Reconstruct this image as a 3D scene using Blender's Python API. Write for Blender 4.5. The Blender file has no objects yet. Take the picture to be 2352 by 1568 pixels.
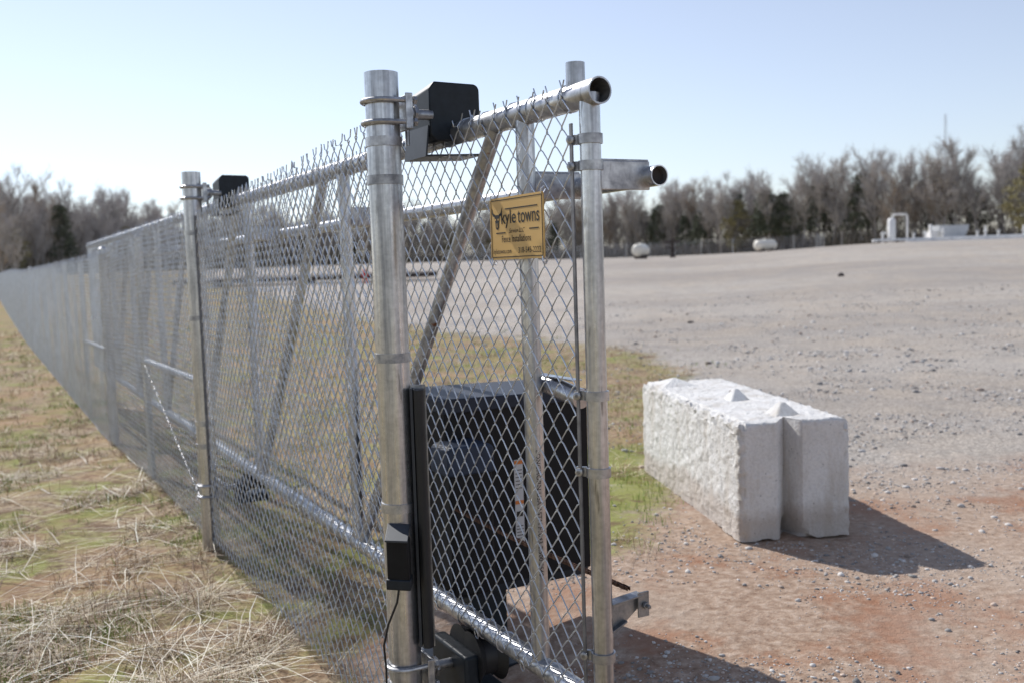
import bpy, bmesh, math, random
import numpy as np
from mathutils import Vector, Matrix, noise
random.seed(7); rng = np.random.default_rng(7)
scn = bpy.context.scene
COL = scn.collection

# ------------------------------------------------------------------ frames
A = (-0.366, 3.03)                 # near gate post
D = (-0.472, 0.8816)               # direction the fence and gate run
N = (0.8816, 0.472)                # across the fence, towards the yard
EZ = Vector((0, 0, 1)); ED = Vector((D[0], D[1], 0)); EN = Vector((N[0], N[1], 0))
def G(s, o, z): return Vector((A[0] + s*D[0] + o*N[0], A[1] + s*D[1] + o*N[1], z))
def so(x, y):
    dx, dy = x-A[0], y-A[1]
    return dx*D[0]+dy*D[1], dx*N[0]+dy*N[1]
def sm(a, b, x):
    t = min(1, max(0, (x-a)/(b-a))); return t*t*(3-2*t)
def dip(s): return -0.12*sm(4, 9, s)*(1-sm(24, 38, s))
def gz(x, y, fine=True):
    s, o = so(x, y)
    z = 0.14*sm(-0.1, 1.3, o)
    z += dip(s)*(1-sm(0.5, 3, o))
    yy = max(y, 0.1); k = sm(-0.08, 0.12, x/yy)
    left = 1.9*sm(25, 110, y)
    right = (1.5+0.5*sm(.15, .4, x/yy))*sm(8, 62, y)+0.35*sm(60, 160, y)
    z += left*(1-k)+right*k
    z += 1.0*sm(160, 600, y)
    if fine:
        r = math.hypot(x, y)
        if r < 60:
            z += 0.02*noise.noise(Vector((x*.9, y*.9, 0)))+0.012*noise.noise(Vector((x*3.1, y*3.1, 4)))
            if o < .3: z += 0.035*noise.noise(Vector((x*5, y*5, 9)))
    return z

# ------------------------------------------------------------------ materials
def new_mat(name):
    m = bpy.data.materials.new(name); m.use_nodes = True
    nt = m.node_tree; b = nt.nodes['Principled BSDF']
    return m, nt, b
def ramp(nt, src, stops):
    r = nt.nodes.new('ShaderNodeValToRGB')
    e = r.color_ramp.elements
    while len(e) < len(stops): e.new(0.5)
    for i, (p, c) in enumerate(stops):
        e[i].position = p; e[i].color = (c[0], c[1], c[2], 1) if not isinstance(c, float) else (c, c, c, 1)
    nt.links.new(src, r.inputs[0]); return r
def nz(nt, scale, detail=4, rough=.55, vec=None, stretch=None):
    n = nt.nodes.new('ShaderNodeTexNoise'); n.inputs['Scale'].default_value = scale
    n.inputs['Detail'].default_value = detail; n.inputs['Roughness'].default_value = rough
    tc = nt.nodes.new('ShaderNodeTexCoord'); src = tc.outputs['Object']
    if stretch:
        mp = nt.nodes.new('ShaderNodeMapping'); mp.inputs['Scale'].default_value = stretch
        nt.links.new(src, mp.inputs['Vector']); src = mp.outputs['Vector']
    nt.links.new(src, n.inputs['Vector']); return n
def mixc(nt, fac, a, b, mode='MIX'):
    m = nt.nodes.new('ShaderNodeMix'); m.data_type = 'RGBA'; m.blend_type = mode
    for sock, v in ((m.inputs[0], fac), (m.inputs[6], a), (m.inputs[7], b)):
        if isinstance(v, (int, float)): sock.default_value = v
        elif isinstance(v, tuple): sock.default_value = (*v, 1)
        else: nt.links.new(v, sock)
    return m.outputs[2]
def bump(nt, b, src, strength, dist):
    bp = nt.nodes.new('ShaderNodeBump'); bp.inputs['Strength'].default_value = strength
    bp.inputs['Distance'].default_value = dist
    nt.links.new(src, bp.inputs['Height']); nt.links.new(bp.outputs[0], b.inputs['Normal'])
def simple(name, col, rough=.5, metal=0., var=.25, scale=12, bmp=0.0, spec=None):
    m, nt, b = new_mat(name)
    n = nz(nt, scale, 5)
    lo = tuple(c*(1-var) for c in col); hi = tuple(min(1, c*(1+var)) for c in col)
    r = ramp(nt, n.outputs[0], [(.3, lo), (.7, hi)])
    nt.links.new(r.outputs[0], b.inputs['Base Color'])
    b.inputs['Roughness'].default_value = rough; b.inputs['Metallic'].default_value = metal
    if spec is not None: b.inputs['Specular IOR Level'].default_value = spec
    if bmp: bump(nt, b, n.outputs[0], bmp, .01)
    return m
def galv(name, base=.5, rough=.38, streak=True, metal=.85, rust=0.0):
    m, nt, b = new_mat(name)
    n1 = nz(nt, 1.0, 6, .65, stretch=(45, 45, 1.6) if streak else (18, 18, 18))
    n2 = nz(nt, 70, 3); n3 = nz(nt, 4, 4, .6)
    r1 = ramp(nt, n1.outputs[0], [(.32, (base*.60, base*.62, base*.66)), (.5, (base, base*1.01, base*1.04)), (.70, (min(1, base*1.4),)*3)])
    r2 = ramp(nt, n2.outputs[0], [(.3, .80), (.65, 1.0)])
    c = mixc(nt, 1.0, r1.outputs[0], r2.outputs[0], 'MULTIPLY')
    r3 = ramp(nt, n3.outputs[0], [(.38, .78), (.6, 1.0)])
    c = mixc(nt, 1.0, c, r3.outputs[0], 'MULTIPLY')
    # dark scuffs
    n4 = nz(nt, 1.0, 3, .5, stretch=(60, 60, 9))
    r4 = ramp(nt, n4.outputs[0], [(.65, 0.0), (.74, .75)])
    c = mixc(nt, r4.outputs[0], c, (.17, .165, .16))
    if rust:
        n5 = nz(nt, 22, 4); r5 = ramp(nt, n5.outputs[0], [(.68-rust, 0.0), (.76-rust, .9)])
        c = mixc(nt, r5.outputs[0], c, (.25, .10, .04))
    nt.links.new(c, b.inputs['Base Color'])
    b.inputs['Metallic'].default_value = metal
    rr = ramp(nt, n1.outputs[0], [(.3, rough+.12), (.7, rough-.07)])
    nt.links.new(rr.outputs[0], b.inputs['Roughness'])
    bump(nt, b, n2.outputs[0], .10, .002)
    return m
M_POST = galv('galvanized_post', .62, .30, metal=.92)
M_RAIL = galv('galvanized_rail', .64, .29, metal=.9)
M_RAILEND = galv('galvanized_rail_weathered', .55, .38, streak=False, rust=.02, metal=.88)
M_BAND = galv('galvanized_band', .47, .40, streak=False, metal=.88)
M_BRKT = galv('galvanized_bracket', .36, .45, streak=False, metal=.88)
M_WIRE = simple('galvanized_wire', (.60, .635, .69), .32, .82, .2, 8)
M_ROD = simple('truss_rod_steel', (.28, .28, .29), .5, .7, .2, 8)
M_DARKIN = simple('pipe_inside_shade', (.05, .042, .038), .8, .2)  # shade inside the open pipes, put into a dark colour
M_BAR = simple('tension_bar_steel', (.2, .2, .21), .5, .7, .3, 30)
M_BLACK = simple('black_powder_coat', (.010, .015, .021), .5, 0, .3, 40, spec=.35)
M_BLACK2 = simple('black_housing', (.008, .008, .009), .6, 0, .3, 20, spec=.25)
M_LID = simple('black_lid_sky_sheen', (.014, .020, .036), .55, 0, .3, 20, spec=.35)  # lid is black; the blue is sky reflection put into the colour
M_LID2 = simple('black_cover_sky_sheen', (.02, .032, .058), .55, 0, .3, 20, spec=.35)  # black cover top, lighter blue painted in as reflected sky
M_RUBBER = simple('black_rubber', (.012, .012, .013), .55, 0, .3, 20)
M_GREY = simple('dark_grey_channel', (.035, .042, .052), .5, .1, .2, 20)
M_CHAIN = simple('rusty_chain_steel', (.10, .05, .03), .7, .5, .5, 90, .3)
M_GOLD = simple('gold_sign_sheet', (.60, .38, .125), .42, .12, .06, 5)
M_INK = simple('black_ink', (.010, .009, .008), .6, 0, .1)
M_WHITE = simple('white_paint', (.8, .79, .77), .45, 0, .06, 2)
M_LABEL = simple('printed_label_stock', (.55, .55, .55), .5, 0, .05, 2)
M_CREAM = simple('cream_paint', (.75, .71, .62), .45, 0, .1, 2)
M_ORANGE = simple('orange_print', (.65, .2, .04), .5, 0, .1)
M_RED = simple('red_paint', (.55, .02, .015), .4, 0, .1)
M_DKSTEEL = simple('dark_steel', (.06, .045, .04), .6, .3, .4, 3)
M_TOWER = simple('tower_steel', (.6, .61, .64), .6, .2, .1)

# concrete
M_CONC, nt, b = new_mat('weathered_concrete')
n1 = nz(nt, 3, 6, .6); n2 = nz(nt, 60, 6, .7); n3 = nz(nt, 160, 3)
r1 = ramp(nt, n1.outputs[0], [(.3, (.74, .725, .70)), (.65, (.87, .86, .84))])
r2 = ramp(nt, n2.outputs[0], [(.3, .80), (.55, 1.0)])
c = mixc(nt, 1.0, r1.outputs[0], r2.outputs[0], 'MULTIPLY')
vo = nt.nodes.new('ShaderNodeTexVoronoi'); vo.inputs['Scale'].default_value = 22
tc = nt.nodes.new('ShaderNodeTexCoord'); nt.links.new(tc.outputs['Object'], vo.inputs['Vector'])
rv_ = ramp(nt, vo.outputs['Distance'], [(.06, .42), (.12, 1.0)])
c = mixc(nt, .75, c, rv_.outputs[0], 'MULTIPLY')
# faint tan stains and soil splash at the base
ns = nz(nt, 1.0, 5, .6, stretch=(9, 9, 2)); rst = ramp(nt, ns.outputs[0], [(.50, 0.0), (.68, .55)])
c = mixc(nt, rst.outputs[0], c, (.52, .46, .385))
sx = nt.nodes.new('ShaderNodeSeparateXYZ'); nt.links.new(tc.outputs['Object'], sx.inputs[0])
ad = nt.nodes.new('ShaderNodeMath'); ad.operation = 'MULTIPLY_ADD'; nt.links.new(n1.outputs[0], ad.inputs[0]); ad.inputs[1].default_value = -.25; nt.links.new(sx.outputs[2], ad.inputs[2])
rs = ramp(nt, ad.outputs[0], [(0.0, .5), (.06, 0.0)])
c = mixc(nt, rs.outputs[0], c, (.40, .31, .24))
nt.links.new(c, b.inputs['Base Color']); b.inputs['Roughness'].default_value = .9
bump(nt, b, n2.outputs[0], .9, .015)

# ------------------------------------------------------------------ mesh builder
class MB:
    def __init__(s): s.v = []; s.f = []
    def ring(s, c, u, w, r, seg):
        i = len(s.v)
        for k in range(seg):
            a = 2*math.pi*k/seg
            s.v.append(c+u*(r*math.cos(a))+w*(r*math.sin(a)))
        return i
    def frame(s, t):
        t = t.normalized(); h = EZ if abs(t.z) < .95 else Vector((1, 0, 0))
        u = t.cross(h).normalized(); return u, t.cross(u).normalized()
    def bridge(s, a, b, seg):
        for k in range(seg):
            j = (k+1) % seg; s.f.append((a+k, a+j, b+j, b+k))
    def tube(s, p0, p1, r, seg=20, r2=None, caps=True):
        p0 = Vector(p0); p1 = Vector(p1); u, w = s.frame(p1-p0)
        a = s.ring(p0, u, w, r, seg); b_ = s.ring(p1, u, w, r if r2 is None else r2, seg)
        s.bridge(a, b_, seg)
        if caps: s.f.append(tuple(range(a, a+seg))[::-1]); s.f.append(tuple(range(b_, b_+seg)))
        return s
    def pipe(s, p0, p1, r, th=.004, seg=28):   # open ended, real wall thickness
        p0 = Vector(p0); p1 = Vector(p1); u, w = s.frame(p1-p0)
        R = [s.ring(p0, u, w, r, seg), s.ring(p1, u, w, r, seg), s.ring(p1, u, w, r-th, seg), s.ring(p0, u, w, r-th, seg)]
        for i in range(4): s.bridge(R[i], R[(i+1) % 4], seg)
        return s
    def path(s, pts, r, seg=8, closed=False):
        pts = [Vector(p) for p in pts]; n = len(pts); rings = []; pu = None
        for i, p in enumerate(pts):
            if closed: t = pts[(i+1) % n]-pts[i-1]
            else: t = pts[min(i+1, n-1)]-pts[max(i-1, 0)]
            t.normalize()
            if pu is None: u, w = s.frame(t)
            else: u = (pu-t*pu.dot(t)).normalized(); w = t.cross(u)
            pu = u; rr = r[i] if isinstance(r, (list, tuple)) else r
            rings.append(s.ring(p, u, w, rr, seg))
        for i in range(n-1): s.bridge(rings[i], rings[i+1], seg)
        if closed: s.bridge(rings[-1], rings[0], seg)
        else:
            s.f.append(tuple(range(rings[0], rings[0]+seg))[::-1]); s.f.append(tuple(range(rings[-1], rings[-1]+seg)))
        return s
    def box(s, c, size, ax=(Vector((1, 0, 0)), Vector((0, 1, 0)), EZ)):
        c = Vector(c); i = len(s.v); h = [x/2 for x in size]
        for sx_ in (-1, 1):
            for sy in (-1, 1):
                for sz in (-1, 1): s.v.append(c+ax[0]*(sx_*h[0])+ax[1]*(sy*h[1])+ax[2]*(sz*h[2]))
        for q in ((0, 1, 3, 2), (4, 6, 7, 5), (0, 4, 5, 1), (2, 3, 7, 6), (0, 2, 6, 4), (1, 5, 7, 3)): s.f.append(tuple(i+k for k in q))
        return s
    def prism(s, poly, fn, a, b_):     # poly in (p,q); fn(p,q,t) -> world ; extruded t from a to b
        i = len(s.v); n = len(poly)
        for t in (a, b_):
            for p, q in poly: s.v.append(Vector(fn(p, q, t)))
        for k in range(n):
            j = (k+1) % n; s.f.append((i+k, i+j, i+n+j, i+n+k))
        s.f.append(tuple(range(i, i+n))[::-1]); s.f.append(tuple(range(i+n, i+2*n)))
        return s
    def revolve(s, c, axis, prof, seg=24):   # prof: (dist along axis, radius)
        c = Vector(c); axis = Vector(axis).normalized(); u, w = s.frame(axis); prev = None; first = None
        for t, r in prof:
            k = s.ring(c+axis*t, u, w, max(r, .0005), seg)
            if prev is not None: s.bridge(prev, k, seg)
            else: first = k
            prev = k
        s.f.append(tuple(range(first, first+seg))[::-1]); s.f.append(tuple(range(prev, prev+seg)))
        return s
    def make(s, name, mat, parent=None, bevel=0, smooth=True, local=False, angle=35):
        me = bpy.data.meshes.new(name)
        off = Vector((0, 0, 0)) if (parent is None or local) else parent.location
        me.from_pydata([v-off for v in s.v], [], s.f)
        bm = bmesh.new(); bm.from_mesh(me); bmesh.ops.recalc_face_normals(bm, faces=bm.faces); bm.to_mesh(me); bm.free()
        if smooth:
            me.polygons.foreach_set('use_smooth', [True]*len(me.polygons))
            try: me.set_sharp_from_angle(angle=math.radians(angle))
            except Exception: pass
        for m in (mat if isinstance(mat, list) else [mat]): me.materials.append(m)
        ob = bpy.data.objects.new(name, me); COL.objects.link(ob)
        if parent: ob.parent = parent
        if bevel:
            bv = ob.modifiers.new('bevel', 'BEVEL'); bv.width = bevel; bv.segments = 3; bv.limit_method = 'ANGLE'
        return ob
def empty(name, loc, label, category, group=None):
    e = bpy.data.objects.new(name, None); e.location = loc; e.empty_display_size = .2; COL.objects.link(e)
    e['label'] = label; e['category'] = category
    if group: e['group'] = group
    return e
def np_mesh(name, verts, quads, mat, parent=None, smooth=False, cols=None, tri=False):
    k = 3 if tri else 4
    me = bpy.data.meshes.new(name); verts = np.asarray(verts, dtype=np.float32); quads = np.asarray(quads, dtype=np.int32)
    me.vertices.add(len(verts)); me.vertices.foreach_set('co', verts.ravel())
    me.loops.add(len(quads)*k); me.loops.foreach_set('vertex_index', quads.ravel())
    me.polygons.add(len(quads)); me.polygons.foreach_set('loop_start', np.arange(0, len(quads)*k, k, dtype=np.int32))
    if smooth: me.polygons.foreach_set('use_smooth', np.ones(len(quads), dtype=bool))
    me.update(calc_edges=True); me.validate()
    if cols is not None:
        ca = me.color_attributes.new('Col', 'FLOAT_COLOR', 'POINT')
        c4 = np.ones((len(verts), 4), dtype=np.float32); c4[:, :3] = cols; ca.data.foreach_set('color', c4.ravel())
    me.materials.append(mat)
    ob = bpy.data.objects.new(name, me); COL.objects.link(ob)
    if parent: ob.parent = parent
    return ob

# ------------------------------------------------------------------ chain-link fabric
def fabric(name, s0, s1, z0, z1, o, parent, w=.075, r=.0021, pts=3, barbs=True, follow=False, amp=.012, tilt=0):
    h = w/2; nw = max(1, int(round((s1-s0)/h))); rows = int((z1-z0)/h)
    if rows % 2 == 0: rows -= 1
    h2 = (z1-z0)/rows
    P = []
    fr = [0, .14, .86] if pts == 3 else [0]
    for j in range(rows):
        st = j % 2; en = 1-st; sg = 1 if st == 0 else -1
        for f in fr:
            if f == 0: P.append((st+(-.05 if st == 0 else .05), 0, j*h2))
            else: P.append((st+(en-st)*f, sg*r*1.15, (j+f)*h2))
    P.append((1.04, 0, rows*h2))
    if barbs:
        P.append((1.0, r*1.5, rows*h2+.012)); P.append((1.06, -r, rows*h2+.022)); P.append((1.42, 0, rows*h2+.042))
    P = np.array(P, dtype=np.float64)
    def rings(P, flip):
        Q = P.copy()
        if flip: Q[:, 0] = 1-Q[:, 0]; Q[:, 1] = -Q[:, 1]
        Q[:, 0] *= h
        T = np.gradient(Q, axis=0); T /= np.linalg.norm(T, axis=1, keepdims=True)
        O = np.tile([0., 1., 0.], (len(Q), 1)); O -= T*np.sum(O*T, axis=1, keepdims=True); O /= np.linalg.norm(O, axis=1, keepdims=True)
        U = np.cross(T, O)
        return np.stack([Q+r*O, Q+r*U, Q-r*O, Q-r*U], axis=1).reshape(-1, 3)
    R = [rings(P, False), rings(P, True)]; n = len(P)
    i = np.arange(n-1)[:, None]*4; k = np.arange(4)[None, :]; k2 = (k+1) % 4
    F = np.stack([i+k, i+k2, i+4+k2, i+4+k], axis=2).reshape(-1, 4)
    V = np.concatenate([R[m % 2]+np.array([s0+m*h, 0, 0]) for m in range(nw)]); FF = np.concatenate([F+m*n*4 for m in range(nw)])
    s, oo, z = V[:, 0].copy(), V[:, 1].copy(), V[:, 2].copy()
    # per wire irregularity, and the slight belly of a hand-stretched fabric
    wi = np.repeat(np.arange(nw), n*4); jit = rng.normal(0, 1, (nw, 3))
    top = z > rows*h2+.015
    s = s+jit[wi, 0]*.0012+top*jit[wi, 1]*.006; z = z+top*jit[wi, 2]*.006
    oo = oo+top*jit[wi, 2]*.006
    env = np.sin(np.clip(z/(z1-z0), 0, 1)*math.pi)
    oo = oo+amp*(np.sin(s*2.1+1.3*z)*.5+np.sin(s*5.3-2.2*z+1)*.3+.3*np.sin(7*z+s))*env
    z = z*(1+tilt*(1-(s-s0)/(s1-s0)))
    s = s+.006*np.sin(3.1*z+s*1.7)*env; z = z+z0+.004*np.sin(s*4.1)
    if follow: z = z+np.vectorize(dip)(s)
    X = A[0]+s*D[0]+(o+oo)*N[0]; Y = A[1]+s*D[1]+(o+oo)*N[1]
    V = np.stack([X-parent.location.x, Y-parent.location.y, z-parent.location.z], axis=1)
    return np_mesh(name, V, FF, M_WIRE, parent, smooth=True)

# ------------------------------------------------------------------ FENCE
fence = empty('chain_link_fence', G(0, 0, 0), 'long galvanized chain link fence with round steel posts on dry grass', 'fence')
def band(mb, c, r, hgt=.028, bolt=None, th=.004):
    mb.pipe(Vector(c)-EZ*hgt/2, Vector(c)+EZ*hgt/2, r+th, th-.0005)
    if bolt is not None:
        bd = bolt.normalized(); c = Vector(c)
        mb.box(c+bd*(r+.016), (.032, .010, hgt), (bd, bd.cross(EZ), EZ))
        side = bd.cross(EZ)
        mb.tube(c+bd*(r+.022)-side*.018, c+bd*(r+.022)+side*.014, .0055, 6)
        mb.revolve(c+bd*(r+.022)-side*.018, side, [(0, .005), (.002, .010), (.007, .011)], 10)
for s_, ztop in ((0, 2.18), (2.986, 2.17)):
    mb = MB(); mb.pipe(G(s_, 0, -.3), G(s_, 0, ztop), .0508, .005, 40); mb.tube(G(s_, 0, ztop-.03), G(s_, 0, ztop-.028), .046, 30)
    mb.make('fence_post', M_POST, fence)
    for zb in ((1.975, 1.862, 1.328, .868) if s_ == 0 else (1.83, 1.35, .75, .62)):
        mb = MB(); band(mb, G(s_, 0, zb), .0508, bolt=(ED if s_ == 0 else None)); mb.make('tension_band', M_BAND, fence)
for s_ in (5.5, 8.0, 10.5, 13, 15.5, 18, 20.5, 23, 26, 29, 32, 35, 38, 41, 44, 47, 50, 53, 56, 59):
    rad = .045 if s_ in (8.0, 23) else .03
    zt = 1.93+dip(s_)+(.06 if rad > .04 else 0)
    p = G(s_, .045, 0)
    mb = MB(); mb.tube((p.x, p.y, -.3), (p.x, p.y, zt), rad, 16); mb.tube((p.x, p.y, zt), (p.x, p.y, zt+.02), rad, 16, r2=rad*.5)
    mb.make('line_post', M_POST, fence)
mb = MB(); mb.tube(G(2.99, .03, .97), G(5.5, .045, .93), .021, 14); mb.make('brace_rail', M_RAIL, fence)
mb = MB(); mb.tube(G(5.45, .03, .9), G(3.04, .03, .1), .0045, 8); mb.make('truss_rod', M_ROD, fence)
mb = MB(); mb.tube(G(8, .045, .85), G(10.5, .045, .82), .021, 14); mb.make('brace_rail', M_RAIL, fence)
fabric('wire_mesh', .055, 2.93, .07, 1.91, .0, fence, follow=True, tilt=.055, r=.0022)
fabric('wire_mesh', 3.04, 8.0, .05, 1.92, .0, fence, follow=True, pts=3, r=.0019)
fabric('wire_mesh', 8.0, 25.0, .02, 1.93, .0, fence, follow=True, pts=1, r=.0017)
fabric('wire_mesh', 25.0, 60.0, .02, 1.93, .0, fence, follow=True, pts=1, w=.15, r=.0028, amp=.02)
for s_ in (.056, 2.93):
    mb = MB(); mb.box(G(s_, 0, 1.0), (.016, .005, 1.85), (EN, ED, EZ)); mb.make('tension_bar', M_BAR, fence, smooth=False)

# ------------------------------------------------------------------ SLIDING GATE
GO = .25
gate = empty('sliding_gate', G(5, GO, 0), 'open galvanized pipe sliding gate covered with chain link mesh', 'gate')
ZT, ZB = 2.011, .45
S0, S1 = -.80, 11.5
mb = MB(); mb.pipe(G(S0, GO, ZT), G(S1, GO, ZT), .0335, .004, 32); mb.make('top_rail', M_RAILEND, gate)
mb = MB(); mb.tube(G(S0+.06, GO, ZT), G(S0+.063, GO, ZT), .0295, 24); mb.make('pipe_shade_disc', M_DARKIN, gate)  # dark disc stands for the shade inside the open rail end
mb = MB(); mb.tube(G(S0+.03, GO+.18, 1.81), G(S0+.033, GO+.18, 1.81), .0235, 24); mb.make('pipe_shade_disc', M_DARKIN, gate)  # same painted shade disc for the open return rail
mb = MB(); mb.pipe(G(S0, GO, ZB), G(S1, GO, ZB), .0305, .004, 32); mb.make('bottom_rail', M_RAIL, gate)
mb = MB(); mb.pipe(G(-.79, GO+.18, 1.81), G(10.5, GO+.18, 1.81), .0265, .003, 28); mb.make('return_rail', M_RAIL, gate)
ups = (-.751, -.423, 1.11, 2.75, 4.3, 5.9, 7.5, 9.1, 11.4)
for s_ in ups:
    mb = MB(); mb.tube(G(s_, GO, ZB), G(s_, GO, ZT), .0262, 28); mb.make('upright', M_POST, gate)
    mb = MB(); mb.box(G(s_, GO+.10, 1.812), (.15, .008, .072), (EN, ED, EZ))
    mb.box(G(s_+.02, GO+.10, 1.85), (.15, .04, .006), (EN, ED, EZ)); mb.make('standoff_plate', M_BAND, gate, smooth=False, bevel=.002)
for a_, b_ in ((-.25, 1.06), (1.37, 2.70), (3.0, 4.25), (4.55, 5.85), (6.15, 7.45), (7.75, 9.05), (9.4, 11.3)):
    mb = MB(); mb.tube(G(a_, GO, ZT-.02), G(b_, GO, ZB+.02), .0225, 24); mb.make('diagonal_brace', M_RAILEND, gate)
mb = MB(); mb.pipe(G(-.69, GO, ZT+.02), G(-.69, GO, 2.096), .0245, .004, 28); mb.make('stub_pipe', M_POST, gate)
# mid stub between the first two uprights
mb = MB(); mb.tube(G(-.40, GO+.05, 1.262), G(-.60, GO+.05, 1.235), .027, 24); mb.box(G(-.48, GO+.05, 1.283), (.03, .2, .004), (EN, ED, EZ)); mb.make('mid_rail', M_RAIL, gate)
FO = GO-.036
fabric('wire_mesh', -.715, 3.0, .455, 2.01, FO, gate, amp=.008, r=.0023)
fabric('wire_mesh', 3.0, 11.4, .455, 2.01, FO, gate, pts=1, amp=.008, r=.0018)
mb = MB(); mb.box(G(-.722, FO-.001, 1.19), (.004, .012, 1.50), (EN, ED, EZ)); mb.make('tension_bar', M_BAR, gate, smooth=False)
bd = (ED*.75-EN*.65)
for zb in (1.90, 1.835, 1.264, 1.069, .59):
    mb = MB(); band(mb, G(-.751, GO, zb), .0262, .024, bolt=bd, th=.005); mb.make('tension_band', M_BAND, gate)
# wire ties around the rails
for k in range(26):
    s_ = -.66+k*.15+random.uniform(-.03, .03)
    for zc, rr in ((ZT, .0355), (ZB, .0325)):
        mb = MB(); pts = []
        for q in range(12):
            a = 2*math.pi*q/12; c0 = G(s_+.012*math.sin(a*.5), GO, zc)
            pts.append(c0+EN*rr*math.cos(a)+EZ*rr*math.sin(a))
        mb.path(pts, .002, 5, closed=True); mb.make('wire_tie', M_WIRE, gate)
    if k % 2 == 0:
        mb = MB(); s2 = s_+random.uniform(-.01, .01); pts = []
        for q in range(9):
            a = math.pi*2*q/9; pts.append(G(s2+.012*math.cos(a), GO-.042-.003*math.sin(a), ZB-.004+.017*math.sin(a)))
        mb.path(pts, .0018, 5, closed=True); mb.make('wire_tie', M_WIRE, gate)
# lock bracket
mb = MB()
fn = lambda p, q, t: G(-.751+t, GO+p, q)
mb.prism([(.02, .726), (.118, .735), (.118, .730), (.02, .721)], fn, -.018, .018)
mb.prism([(.02, .721), (.115, .730), (.115, .70), (.045, .65), (.02, .65)], fn, -.003, .003)
mb.prism([(.02, .656), (.065, .675), (.065, .670), (.02, .651)], fn, -.018, .018)
mb.box(G(-.765, GO+.118, .708), (.034, .005, .066), (EN, ED, EZ))
mb.tube(G(-.79, GO+.121, .706), G(-.74, GO+.121, .706), .005, 8)
mb.tube(G(-.778, GO+.121, .706), G(-.770, GO+.121, .706), .010, 6)
mb.make('lock_bracket', M_BRKT, gate, smooth=False, bevel=.001)

# ------------------------------------------------------------------ ROLLERS
def roller(s_, z, top=True):
    e = empty('gate_roller', G(s_, 0, z), ('covered top gate roller clamped to a galvanized post' if top else 'bottom gate roller clamped to a galvanized post'), 'gate roller', 'rollers that carry the sliding gate')
    for dz in (-.032, .032):
        mb = MB()
        pts = [G(s_-.058, .085, z+dz)]
        for q in range(15):
            a = math.pi*q/14; pts.append(G(s_, 0, z+dz)-ED*.059*math.cos(a)-EN*.059*math.sin(a))
        pts.append(G(s_+.058, .085, z+dz)); mb.path(pts, .0078, 10)
        for ss in (-.058, .058): mb.tube(G(s_+ss, .075, z+dz), G(s_+ss, .085, z+dz), .013, 6)
        mb.make('u_bolt', M_BAND, e)
    mb = MB(); mb.box(G(s_, .066, z), (.008, .14, .105), (EN, ED, EZ))
    mb.box(G(s_-.066, .058, z), (.02, .006, .105), (EN, ED, EZ))
    mb.make('clamp_plate', M_BAND, e, bevel=.002, smooth=False)
    mb = MB(); mb.tube(G(s_, .07, z), G(s_, .11, z), .024, 20); mb.tube(G(s_, .11, z), G(s_, .16, z), .016, 20); mb.tube(G(s_, .095, z), G(s_, .103, z), .033, 8)
    mb.tube(G(s_+.03, .09, z-.03), G(s_+.03, .09, z-.09), .007, 8)
    mb.make('spindle', M_BAND, e)
    if top:
        mb = MB()
        s0 = 0.0
        prof = [(.15, z-.06), (.15, z+.08), (.168, z+.102)]
        for q in range(7):
            a = math.pi/2-math.pi/2*q/6; prof.append((.300+.022*math.cos(a), z+.078+.022*math.sin(a)))
        prof += [(.322, z-.045), (.29, z-.07), (.17, z-.08)]
        # the hood steps down and narrows towards its far end
        fnn = lambda p, q, t: G(s_+t, p, q-(.016*(t-s0)/.17 if q > z else 0))
        mb.prism(prof, fnn, s0-.01, s0+.17)
        mb.make('cover', M_BLACK, e, bevel=.005, angle=25)
        mb = MB(); mb.prism([(.135, z-.125), (.147, z-.03), (.151, z-.03), (.141, z-.125)], lambda p, q, t: G(s_+t, p, q), 0, .17); mb.prism([(.14, z-.125), (.335, z-.118), (.335, z-.112), (.14, z-.119)], lambda p, q, t: G(s_+t, p, q), 0.005, .17); mb.make('skirt', M_GREY, e, smooth=False)
    wr = 1.0 if s_ < 1 else .55
    for ss in (.05, .13):
        mb = MB()
        if top: mb.revolve(G(s_+ss, .215, z-.0), EN, [(0, .03), (.002, .040), (.02, .035), (.05, .035), (.068, .040), (.07, .03)])
        else: mb.revolve(G(s_+ss-.1, .20, z+.02), EN, [(0, .05*wr), (.004, .085*wr), (.03, .06*wr), (.07, .06*wr), (.096, .085*wr), (.10, .05*wr)])
        mb.make('wheel', M_RUBBER, e)
    if not top:
        mb = MB(); mb.box(G(s_+.02, .18, z-.06*wr), (.05, .26*wr, .22*wr), (EN, ED, EZ)); mb.box(G(s_+.02, .25, z-.13*wr), (.18, .26*wr, .05), (EN, ED, EZ)); mb.make('cover', M_BLACK, e, bevel=.01)
roller(0, 2.062); roller(2.986, 2.055); roller(0, .335, False); roller(2.986, .36, False)

# ------------------------------------------------------------------ edge strip and sensor on the near post
e = empty('gate_edge_strip', (-.297, 3.0, .43), 'black rubber safety edge strip fixed along a galvanized post', 'safety strip')
mb = MB(); prof = []
for q in range(13):
    a = math.pi*q/12; prof.append((.017*math.cos(a), -.012-.018*math.sin(a)))
prof += [(-.017, .014), (.017, .014)]
mb.prism(prof, lambda p, q, t: Vector((-.288+p*.95-q*.1, 3.0+q*1.0+p*.2, t)), .434, 1.232); mb.make('rubber_profile', M_RUBBER, e, bevel=.001)
mb = MB(); mb.box((-.310, 3.0, .835), (.009, .03, .80)); mb.make('mounting_channel', M_GREY, e, smooth=False, bevel=.001)
mb = MB(); mb.box((-.292, 3.022, .833), (.046, .006, .82)); mb.make('backing_plate', M_BAND, e, smooth=False, bevel=.001)
e = empty('gate_sensor', (-.362, 2.94, .64), 'small black photo sensor box with a cable on a post', 'sensor')
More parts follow.
